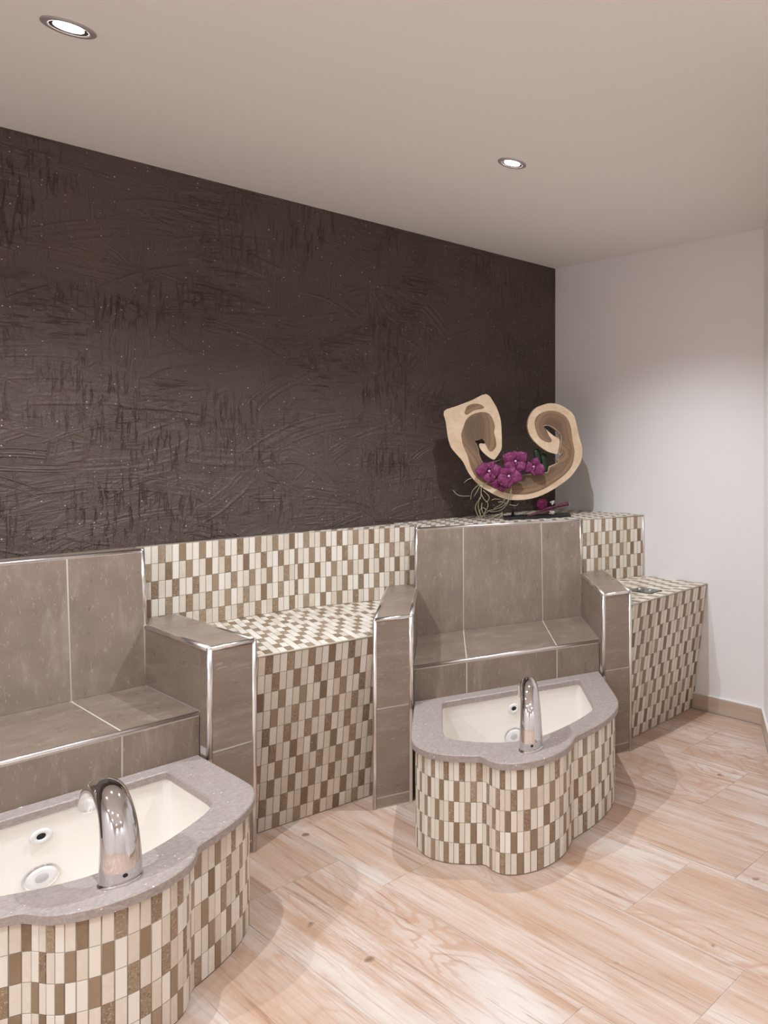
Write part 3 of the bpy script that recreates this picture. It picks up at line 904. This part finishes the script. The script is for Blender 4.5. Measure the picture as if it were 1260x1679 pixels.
def make_bowl():
    P = resample(HOLE, 120); nb = 20
    P += [P[-1].lerp(P[0], k / nb) for k in range(1, nb)]
    N = len(P)
    cen = Vector((0, 0.34, 0))
    def grow(d):
        out = []
        for i in range(N):
            t = (P[(i + 1) % N] - P[i - 1]).normalized()
            out.append(P[i] + Vector((-t.y, t.x, 0)) * -d)
        return out
    G0 = grow(0.006)
    rings = [(G0, HR - RT - 0.0005), (G0, 0.10), ([p.lerp(cen, 0.03) for p in G0], 0.07), ([p.lerp(cen, 0.09) for p in G0], 0.052), ([p.lerp(cen, 0.2) for p in G0], 0.048)]
    V = []; F = []
    for R, z in rings: V += [b3(p, z) for p in R]
    for l in range(len(rings) - 1):
        for i in range(N):
            j = (i + 1) % N
            F.append((l * N + i, (l + 1) * N + i, (l + 1) * N + j, l * N + j))
    c = len(V); V.append(b3(cen, 0.046))
    for i in range(N): F.append(((len(rings) - 1) * N + i, (len(rings) - 1) * N + (i + 1) % N, c))
    me = mesh('bowl', V, F, M['ceramic'])
    me.polygons.foreach_set('use_smooth', [True] * len(me.polygons))
    # inward normals
    import bmesh
    bm = bmesh.new(); bm.from_mesh(me); bmesh.ops.recalc_face_normals(bm, faces=bm.faces)
    bm.to_mesh(me); bm.free()
    return me
RIM, BOWL = make_rim(), make_bowl()
BODY_LINE = offset_in(OUTL, -0.014)
def arclen(P):
    d = [0]
    for a, b in zip(P, P[1:]): d.append(d[-1] + (b - a).length)
    return d
# make sure the offset went inwards
if max(p.y for p in BODY_LINE) > max(p.y for p in OUTL): BODY_LINE = offset_in(OUTL, 0.014)
def make_wall():
    P = resample(BODY_LINE, 160)
    N = len(P); V = []; F = []
    inn = [p + (Vector((0, 0.3, 0)) - p).normalized() * 0.02 for p in P]
    for z in (0.0, HR - RT - 0.0005): V += [b3(p, z) for p in P]
    for z in (HR - RT - 0.0005, 0.0): V += [b3(p, z) for p in inn]
    for l in range(4):
        l2 = (l + 1) % 4
        for i in range(N - 1): F.append((l * N + i, l * N + i + 1, l2 * N + i + 1, l2 * N + i))
    return fix_normals(mesh('basin_wall', V, F, M['grout_m'], True))
WALL = make_wall()
def basin(loc, rz, label, shift):
    T = empty('foot_basin', loc, rz, label, 'foot bath', 'foot basins with curved mosaic fronts')
    obj('rim', RIM, T)
    bowl = obj('bowl', BOWL, T)
    wall = obj('basin_wall', WALL, T)
    d = arclen(BODY_LINE); total = d[-1]
    n = int(total / CW); pitch = total / n
    items = []
    top = HR - RT - 0.001
    k = 0
    for i in range(n):
        def at(s):
            kk = 0
            while kk < len(d) - 2 and d[kk + 1] < s: kk += 1
            t = (s - d[kk]) / max(1e-9, d[kk + 1] - d[kk])
            return BODY_LINE[kk].lerp(BODY_LINE[kk + 1], t)
        a, b = at(i * pitch), at((i + 1) * pitch)
        A, B = Vector(b3(a, 0)), Vector(b3(b, 0))
        mid = (A + B) / 2
        tx = (B - A).normalized()
        outw = Vector((mid.x - UC, mid.y + D + 0.35, 0))
        e1 = tx; nrm_ = e1.cross(Vector((0, 0, 1)))
        if nrm_.dot(outw) < 0: e1 = -e1; nrm_ = -nrm_
        R = Matrix((e1, -nrm_, Vector((0, 0, 1)))).transposed().to_4x4()
        sc = Matrix.Diagonal((min(1.0, ((B - A).length - GAP * 0.8) / (CW - GAP)), 1, 1, 1))
        front = (a.y + b.y) / 2 > 0.375
        for j in range(5):
            z = top - (j + 0.5) * CH
            kind = 'brown' if is_brown(i, j, shift) else 'cream'
            mt = Matrix.Translation(mid + nrm_ * 0.0018 + Vector((0, 0, z))) @ R @ sc
            if front: obj('tile', CHIP[kind], wall, mat=mt)
            else: items.append((mt, None, kind))
    stuff_mesh('side_tile', items, wall)
    # jet and suction outlet on the bowl's back wall
    yb = -(D + 0.0015 + 0.066 - 0.006) - 0.0006
    Rw = Matrix.Rotation(math.radians(90), 4, 'X')      # lathe axis z -> -y
    v, f = lathe_data([(0.0085, -0.006), (0.0085, 0.003), (0.0105, 0.006), (0.019, 0.005), (0.0205, 0.002), (0.0205, 0.0)], 28)
    jet = obj('jet', mesh('jet', v, f, M['plastic'], True), bowl, mat=Matrix.Translation((UC, yb, 0.285)) @ Rw)
    v, f = lathe_data([(0.0001, 0.0012), (0.0086, 0.0012)], 20)
    obj('jet_opening', mesh('jet_opening', v, f, M['sharp_dark']), jet)
    v, f = lathe_data([(0.0290, 0.0065), (0.0325, 0.006), (0.0340, 0.0035), (0.0340, 0.0)], 32)
    drain = obj('drain', mesh('drain', v, f, M['steel'], True), bowl, mat=Matrix.Translation((UC, yb, 0.172)) @ Rw)
    v, f = lathe_data([(0.0001, 0.0085), (0.020, 0.0085), (0.0290, 0.0068), (0.0295, 0.004)], 32)
    obj('drain_cover', mesh('drain_cover', v, f, M['plastic'], True), drain)
    v, f = lathe_data([(0.0001, 0.0112), (0.009, 0.0108), (0.0125, 0.0086)], 24)
    obj('drain_button', mesh('drain_button', v, f, M['capgrey'], True), drain)
    return T
basin((OL[0], OL[1], 0), 0, 'mosaic foot basin nearest the camera, cut off by the lower left corner', 0)
basin((OR[0], OR[1], 0), -TR_, 'mosaic foot basin seen whole, below the wooden sculpture', 1)

# ================================================================== faucets
def faucet_mesh():
    pts = [(1.197, 0.366, .0325, .0345), (1.1985, 0.40, .0315, .034), (1.196, 0.44, .030, .0325), (1.186, 0.48, .0282, .0305), (1.165, 0.515, .0262, .0285), (1.131, 0.540, .0246, .027), (1.092, 0.547, .0234, .0255), (1.050, 0.540, .0222, .024), (1.012, 0.520, .0212, .0225), (0.986, 0.494, .0205, .021), (0.972, 0.472, .020, .020)]
    S = spline([Vector((p[0] - 1.197, p[1] - HR, 0)) for p in pts], 4)
    Rr = spline([Vector((p[2], p[3], 0)) for p in pts], 4)
    path = [(0, -p.x, p.y) for p in S]
    return tube_data(path, [(r.y, r.x) for r in Rr], 28, up=(1, 0, 0.0), caps=True)
fv, ff = faucet_mesh()
FAU = fix_normals(mesh('spout', fv, ff, M['steel'], True))
for p_ in FAU.polygons:
    if len(p_.vertices) > 4: p_.use_smooth = False
fb, fbf = lathe_data([(0.0001, 0.0055), (0.033, 0.0055), (0.0365, 0.004), (0.0372, 0.0005), (0.0372, 0.0)], 32)
FBASE = mesh('base_ring', fb, fbf, M['steel'], True)
sv, sf = lathe_data([(0.0001, 0.0008), (0.0038, 0.0006), (0.0042, 0.0)], 14)
FSENS = mesh('sensor', sv, sf, M['sharp_dark'])
tv, tf = lathe_data([(0.0001, 0.0), (0.0165, 0.0), (0.0175, 0.003)], 20)
FOUT = mesh('outlet', tv, tf, M['plastic'])
def faucet(loc, rz, label):
    T = empty('faucet', loc, rz, label, 'faucet', 'arched chrome faucets')
    body = obj('spout', FAU, T)
    obj('base_ring', FBASE, T)
    obj('sensor', FSENS, T, mat=Matrix.Translation((0, -0.0345, 0.020)) @ Matrix.Rotation(math.radians(90), 4, 'X'))
    tip = Vector((0, 0.2255, 0.1075))
    obj('outlet', FOUT, body, mat=Matrix.Translation(tip) @ Matrix.Rotation(math.radians(-28), 4, 'X'))
    return T
faucet((OL[0] + UC, OL[1] - 1.197, HR), 0, 'arched chrome faucet on the near basin at the lower left')
fp = RW(UC, 1.197)
faucet((fp.x, fp.y, HR), -TR_, 'arched chrome faucet on the basin below the wooden sculpture')

# ================================================================== ceiling downlights
rv, rf = lathe_data([(0.047, 0.0), (0.047, -0.003), (0.044, -0.005), (0.036, -0.005), (0.033, -0.003), (0.033, 0.0)], 40)
RING = mesh('ring', rv, rf, M['ring'], True)
gv, gf = lathe_data([(0.033, -0.0035), (0.026, -0.0015)], 40)
REFL = mesh('reflector', gv, gf, M['reflector'], True)
bv, bf = lathe_data([(0.0001, -0.0022), (0.026, -0.0018)], 32)
BULB = mesh('lamp_glass', bv, bf, M['bulb'])
def downlight(x, y, label, watt):
    T = empty('ceiling_downlight', (x, y, ROOM_H), 0, label, 'ceiling light', 'recessed ceiling downlights')
    obj('ring', RING, T); obj('reflector', REFL, T); obj('lamp_glass', BULB, T)
    ld = bpy.data.lights.new('downlight_beam', 'SPOT')
    ld.energy = watt; ld.color = SPOT_COL; ld.spot_size = math.radians(SPOT_ANGLE); ld.spot_blend = SPOT_BLEND
    ld.shadow_soft_size = 0.013
    lo = bpy.data.objects.new('downlight_beam', ld); COL.objects.link(lo)
    lo.parent = T; lo.location = (0, 0, -0.012)
    return T
downlight(-2.127, -1.013, 'recessed downlight at the upper left, above the near basin', SPOT_W)
downlight(-1.071, -1.214, 'recessed downlight above the basin seen whole, nearer the white wall', SPOT_W)
for x, y, w_, s in ((-3.25, -1.05, SPOT_W, 'farthest left along the dark wall'), (-2.3, -3.2, REAR_W, 'over the open floor right of the camera'), (-3.4, -2.6, REAR_W, 'over the open floor left of the camera'),
                    (-4.2, -1.9, WASH_W, 'washing the middle of the left wall'), (-4.2, -3.3, WASH_W, 'washing the far end of the left wall'), (-3.4, -4.4, WASH_W, 'washing the left half of the rear wall'), (-1.8, -4.3, WASH_W, 'washing the right half of the rear wall')):
    downlight(x, y, 'recessed downlight ' + s, w_)

# ================================================================== wooden sculpture and orchids (right throne frame)
OUT = [(0.102, 1.529), (0.151, 1.554), (0.217, 1.585), (0.281, 1.619), (0.317, 1.571), (0.334, 1.531), (0.345, 1.483), (0.348, 1.429), (0.349, 1.354), (0.34, 1.328), (0.325, 1.303), (0.314, 1.292), (0.296, 1.301), (0.275, 1.32), (0.259, 1.34), (0.25, 1.36), (0.255, 1.373), (0.272, 1.371), (0.276, 1.381), (0.263, 1.397), (0.249, 1.391), (0.232, 1.384), (0.24, 1.367), (0.247, 1.344), (0.253, 1.31), (0.263, 1.286), (0.276, 1.266), (0.317, 1.238), (0.377, 1.215), (0.469, 1.213), (0.544, 1.222), (0.561, 1.225), (0.567, 1.249), (0.59, 1.261), (0.609, 1.272), (0.604, 1.289), (0.619, 1.296), (0.637, 1.316), (0.626, 1.321), (0.611, 1.316), (0.619, 1.36), (0.624, 1.41), (0.603, 1.442), (0.567, 1.466), (0.54, 1.462), (0.554, 1.445), (0.587, 1.414), (0.615, 1.396), (0.616, 1.368), (0.611, 1.339), (0.606, 1.319), (0.593, 1.32), (0.564, 1.329), (0.532, 1.35), (0.5, 1.381), (0.478, 1.413), (0.468, 1.444), (0.466, 1.472), (0.475, 1.514), (0.5, 1.553), (0.532, 1.571), (0.57, 1.583), (0.616, 1.577), (0.662, 1.55), (0.688, 1.519), (0.702, 1.461), (0.715, 1.397), (0.727, 1.353), (0.725, 1.295), (0.708, 1.252), (0.668, 1.195), (0.603, 1.144), (0.532, 1.104), (0.469, 1.087), (0.401, 1.085), (0.352, 1.097), (0.299, 1.127), (0.246, 1.169), (0.205, 1.227), (0.182, 1.281), (0.151, 1.324), (0.131, 1.354), (0.12, 1.393), (0.115, 1.426), (0.109, 1.479)]
HEART = [(0.174, 1.42), (0.185, 1.46), (0.194, 1.487), (0.217, 1.514), (0.258, 1.529), (0.293, 1.522), (0.311, 1.489), (0.318, 1.456), (0.315, 1.428), (0.322, 1.394), (0.324, 1.357), (0.305, 1.333), (0.293, 1.337), (0.281, 1.36), (0.275, 1.374), (0.276, 1.382), (0.264, 1.399), (0.248, 1.392), (0.231, 1.385), (0.239, 1.367), (0.246, 1.344), (0.252, 1.31), (0.262, 1.286), (0.275, 1.264), (0.317, 1.237), (0.377, 1.214), (0.469, 1.211), (0.544, 1.22), (0.562, 1.223), (0.569, 1.247), (0.59, 1.26), (0.611, 1.271), (0.605, 1.288), (0.62, 1.296), (0.638, 1.316), (0.626, 1.323), (0.613, 1.321), (0.621, 1.36), (0.626, 1.41), (0.604, 1.444), (0.568, 1.468), (0.538, 1.465), (0.553, 1.444), (0.564, 1.417), (0.58, 1.389), (0.564, 1.378), (0.532, 1.392), (0.513, 1.416), (0.5, 1.458), (0.5, 1.493), (0.519, 1.525), (0.558, 1.542), (0.596, 1.543), (0.635, 1.525), (0.659, 1.496), (0.672, 1.454), (0.678, 1.396), (0.688, 1.346), (0.688, 1.31), (0.678, 1.26), (0.649, 1.217), (0.596, 1.172), (0.532, 1.132), (0.469, 1.113), (0.426, 1.113), (0.377, 1.12), (0.317, 1.146), (0.258, 1.185), (0.228, 1.22), (0.211, 1.267), (0.2, 1.314), (0.182, 1.36), (0.176, 1.394)]
KNOT = [(0.191, 1.537), (0.2, 1.557), (0.223, 1.568), (0.252, 1.568), (0.272, 1.553), (0.258, 1.544), (0.228, 1.536), (0.205, 1.519), (0.194, 1.514), (0.187, 1.524)]
ROOTS = [[(0.252, 1.173), (0.23, 1.153), (0.218, 1.133), (0.213, 1.097)], [(0.255, 1.168), (0.241, 1.14), (0.227, 1.114)], [(0.257, 1.156), (0.255, 1.107), (0.239, 1.079), (0.234, 1.047), (0.252, 1.001), (0.277, 0.991)], [(0.255, 1.132), (0.269, 1.098), (0.286, 1.077), (0.284, 1.053), (0.269, 1.021), (0.28, 0.995)], [(0.252, 1.107), (0.245, 1.067), (0.252, 1.026), (0.262, 1.0)], [(0.266, 1.14), (0.291, 1.11), (0.287, 1.089), (0.275, 1.084)], [(0.386, 1.169), (0.389, 1.131), (0.378, 1.09), (0.352, 1.058), (0.316, 1.043), (0.287, 1.036), (0.255, 1.001)], [(0.367, 1.165), (0.356, 1.132), (0.36, 1.095), (0.349, 1.07), (0.312, 1.049)], [(0.378, 1.123), (0.375, 1.082), (0.349, 1.041), (0.309, 1.033), (0.284, 1.04)], [(0.216, 1.202), (0.199, 1.194), (0.185, 1.179)], [(0.14, 1.144), (0.164, 1.119), (0.209, 1.115)], [(0.303, 1.091), (0.316, 1.096), (0.338, 1.094)], [(0.349, 1.029), (0.345, 1.012), (0.327, 0.995)], [(0.28, 0.995), (0.302, 1.0), (0.345, 1.025)], [(0.262, 1.078), (0.259, 1.05), (0.269, 1.025), (0.277, 1.045), (0.266, 1.054), (0.252, 1.042), (0.255, 1.021)], [(0.287, 1.262), (0.312, 1.278), (0.338, 1.29)], [(0.331, 1.079), (0.352, 1.08), (0.367, 1.069)], [(0.382, 1.065), (0.408, 1.059), (0.419, 1.067)], [(0.375, 1.165), (0.386, 1.131), (0.375, 1.102), (0.352, 1.087)]]
SV = 0.20            # sculpture face lies this far behind the seat-back line
sc_o = RW(0.43, -SV - 0.03)
wood = empty('wood_sculpture', (sc_o.x, sc_o.y, HB + 0.0027), -TR_, 'U-shaped wooden slice with two curled ends on a black base', 'sculpture')
def P2(u, z, v=-SV): return Vector((u - 0.43, -(v + SV + 0.03), z - HB - 0.0027))
def slab(name, poly, v0, thick, m, parent, zoff=0.0, rnd=0.004):
    pts = [P2(u, z, v0) for u, z in poly]
    tri = tessellate_polygon([[Vector((p.x, p.z, 0)) for p in pts]])
    n = len(pts)
    back = [p + Vector((0, thick, 0)) for p in pts]
    V = pts + back
    F = [tuple(t) for t in tri] + [tuple(n + k for k in reversed(t)) for t in tri] + [(i, (i + 1) % n, n + (i + 1) % n, n + i) for i in range(n)]
    return obj(name, fix_normals(mesh(name, V, F, m)), parent)
def smooth2(poly, n=3):
    return [(p.x, p.y) for p in spline([Vector((*p, 0)) for p in poly], n, closed=True)]
sl = slab('slice', smooth2(OUT, 3), -SV, 0.055, M['sap'], wood)
def ringed(o):                              # store the distance to the bark for the growth rings
    import bmesh
    me = o.data; bm = bmesh.new(); bm.from_mesh(me)
    bmesh.ops.triangulate(bm, faces=bm.faces)
    for _ in range(3):
        long_ = [e for e in bm.edges if e.calc_length() > 0.012]
        if not long_: break
        bmesh.ops.subdivide_edges(bm, edges=long_, cuts=1)
        bmesh.ops.triangulate(bm, faces=bm.faces)
    bm.to_mesh(me); bm.free()
    bark = OUT[0:12] + OUT[50:]
    seg = [(Vector(bark[i]), Vector(bark[(i + 1) % len(bark)])) for i in range(len(bark)) if i != 11]
    at = me.attributes.new('bark_distance', 'FLOAT', 'POINT')
    for i, v in enumerate(me.vertices):
        p = Vector((v.co.x + 0.43, v.co.z + HB + 0.0027)); best = 9
        for a, b in seg:
            d = b - a; t = max(0, min(1, (p - a).dot(d) / max(1e-9, d.length_squared)))
            best = min(best, (p - a - d * t).length)
        at.data[i].value = best
ringed(slab('heartwood', smooth2(HEART, 2), -SV + 0.0012, 0.004, M['heart'], sl))
ringed(slab('knot', smooth2(KNOT, 2), -SV + 0.001, 0.003, M['heart'], sl))
bx = box('base_plate', 0.36 - 0.43, 0.668 - 0.43, 0.03 - 0.085, 0.03 + 0.03, 0.0, 0.013, M['black'], wood)
tube('post', [P2(0.40, HB + 0.012, -SV - 0.028), P2(0.40, 1.10, -SV - 0.028)], 0.006, M['black'], wood, 10)

orchid = empty('orchid_spray', (sc_o.x, sc_o.y, HB + 0.0027), -TR_, 'magenta orchid blossoms with trailing pale roots in the wooden slice', 'orchid')
def petal_mesh(l, w, seed):
    rnd = random.Random(seed); nu, nw = 7, 8
    V = []; F = []
    for i in range(nu + 1):
        t = i / nu
        half_w = w * math.sin(math.pi * min(1, 0.10 + 0.86 * t)) ** 0.62
        for k in range(nw + 1):
            s = k / nw * 2 - 1
            bend = 0.20 * l * math.sin(math.pi * t) * (1 - 0.7 * s * s)
            rip = 0.05 * l * math.sin(6 * s + seed + 4 * t) * t
            V.append((half_w * s, -bend - rip, l * t * (1 - 0.10 * s * s)))
    for i in range(nu):
        for k in range(nw):
            a = i * (nw + 1) + k
            F.append((a, a + 1, a + nw + 2, a + nw + 1))
    me = mesh('petal', V, F, M['petal'], True)
    return me
PET = [petal_mesh(0.062, 0.034, 1), petal_mesh(0.058, 0.031, 4), petal_mesh(0.050, 0.024, 9)]
def blossom(u, z, v, angs, scale, yaw, pitch):
    fl = bpy.data.objects.new('blossom', None); fl.empty_display_size = 0.02
    COL.objects.link(fl); fl.parent = orchid
    fl.matrix_local = Matrix.Translation(P2(u, z, v)) @ Matrix.Rotation(yaw, 4, 'Z') @ Matrix.Rotation(pitch, 4, 'X') @ Matrix.Scale(scale, 4)
    for i, (a, k) in enumerate(angs):
        p = obj('petal', PET[k], fl, mat=Matrix.Rotation(math.radians(a), 4, 'Y') @ Matrix.Translation((0, 0.001 * i, 0.004)) @ Matrix.Rotation(math.radians(12), 4, 'X'))
        sd = p.modifiers.new('thickness', 'SOLIDIFY'); sd.thickness = 0.0008
    v_, f_ = sphere_data((0, -0.008, 0), 0.006, 8, 6)
    obj('lip', mesh('lip', v_, f_, M['lip'], True), fl)
    pts = [Vector((0.004, -0.006, -0.004)), Vector((0.004, -0.017, -0.010)), Vector((0.0, -0.020, -0.020))]
    v_, f_ = tube_data(spline(pts, 4), [0.0045] * 8 + [0.002], 8)
    obj('lip', fix_normals(mesh('lip', v_, f_, M['petal'], True)), fl)
    return fl
FV = -SV + 0.022
blossom(0.291, 1.236, FV, [(-85, 0), (88, 0), (175, 1), (20, 2), (-40, 2)], 1.0, 0.15, 0.1)
blossom(0.408, 1.284, FV + 0.015, [(50, 0), (-60, 0), (-125, 1), (140, 1), (-5, 2)], 1.0, -0.1, 0.05)
blossom(0.376, 1.210, FV + 0.024, [(-120, 1), (98, 0), (-165, 1), (30, 2), (-40, 2)], 1.0, 0.1, 0.1)
blossom(0.493, 1.255, FV + 0.006, [(120, 0), (-95, 1), (20, 2), (175, 2)], 0.95, -0.35, 0.1)
blossom(0.345, 1.170, FV + 0.006, [(-80, 1), (90, 1), (170, 2), (10, 2)], 0.8, 0.2, 0.25)
def rad_list(n, r): return [r * (1 - 0.35 * i / max(1, n - 1)) for i in range(n)]
for i, rt in enumerate(ROOTS):
    rnd = random.Random(i)
    ctl = []
    for k, (u, z) in enumerate(rt):
        z = max(z, HB + 0.006)
        ctl.append(P2(u, z, -SV + 0.012 + rnd.uniform(0.0, 0.03)))
    S = spline(ctl, 6)
    tube('root', S, rad_list(len(S), 0.0017), M['root'], orchid, 6)
tube('stem', spline([P2(0.26, 1.165, -SV + 0.01), P2(0.31, 1.19, -SV + 0.012), P2(0.40, 1.23, -SV + 0.012), P2(0.50, 1.245, -SV + 0.008)], 6), 0.003, M['root'], orchid, 8)
# two dark green strap leaves behind the blossoms
for u0, z0, u1, z1 in ((0.525, 1.20, 0.512, 1.345), (0.553, 1.215, 0.545, 1.32)):
    S = spline([P2(u0, z0, -SV - 0.03), P2((u0 + u1) / 2, (z0 + z1) / 2, -SV - 0.036), P2(u1, z1, -SV - 0.045)], 5)
    tube('leaf', S, [(0.004, 0.015)] * (len(S) - 1) + [(0.002, 0.006)], M['leaf'], orchid, 8, up=(0, 1, 0))

# stick bundle with wire ball lying on the black base
stk = empty('stick_ornament', (RW(0.56, -SV + 0.02).x, RW(0.56, -SV + 0.02).y, HB + 0.0157), -TR_, 'plum coloured stick with magenta wire ball and white moss on the black base', 'ornament')
def P3(u, z, v): return Vector((u - 0.56, -(v + SV - 0.02), z - HB - 0.0157))
S = spline([P3(0.475, 1.008, -SV + 0.03), P3(0.57, 1.040, -SV + 0.03), P3(0.655, 1.058, -SV + 0.03)], 6)
tube('stick', S, [0.004 + 0.0065 * i / (len(S) - 1) for i in range(len(S))], M['stick'], stk, 9)
S = spline([P3(0.46, 1.006, -SV + 0.05), P3(0.53, 1.020, -SV + 0.045), P3(0.575, 1.030, -SV + 0.04)], 5)
tube('stick', S, 0.004, M['stick'], stk, 8)
rnd = random.Random(3); parts = []
for i in range(12):
    ax = Vector((rnd.uniform(-1, 1), rnd.uniform(-1, 1), rnd.uniform(-1, 1))).normalized()
    b_ = ax.orthogonal().normalized(); c_ = ax.cross(b_)
    r_ = rnd.uniform(0.017, 0.029)
    cen = P3(0.53, 1.062, -SV + 0.032)
    pts = [cen + b_ * r_ * math.cos(2 * math.pi * k / 18) + c_ * r_ * math.sin(2 * math.pi * k / 18) + ax * rnd.uniform(-.003, .003) for k in range(19)]
    parts.append(tube_data(pts, 0.0007, 5))
v_, f_ = join(parts)
obj('wire_ball', fix_normals(mesh('wire_ball', v_, f_, M['wire'], True)), stk)
parts = []
for cu, cz in ((0.577, 1.068), (0.575, 1.016)):
    for i in range(26):
        d = Vector((rnd.uniform(-1, 1), rnd.uniform(-1, 1), rnd.uniform(-1, 1))).normalized() * rnd.uniform(0.003, 0.014)
        parts.append(sphere_data(P3(cu, cz, -SV + 0.042) + d, rnd.uniform(0.0018, 0.0036), 6, 4))
v_, f_ = join(parts)
ms = obj('moss', mesh('moss', v_, f_, M['moss'], True), stk)

# ---- forgotten plastic tile spacer on the near basin's rim
sv_, sf_ = join([tube_data([(-0.005, 0, 0.001), (0.005, 0, 0.001)], 0.0011, 6), tube_data([(0, -0.005, 0.001), (0.001, 0.004, 0.001)], 0.0011, 6)])
tag(obj('tile_spacer', fix_normals(mesh('tile_spacer', sv_, sf_, M['plastic'], True)), None, (OL[0] + 0.318, OL[1] - 0.506, HR)), 'tiny white plastic cross on the back of the near basin rim', 'tile spacer')
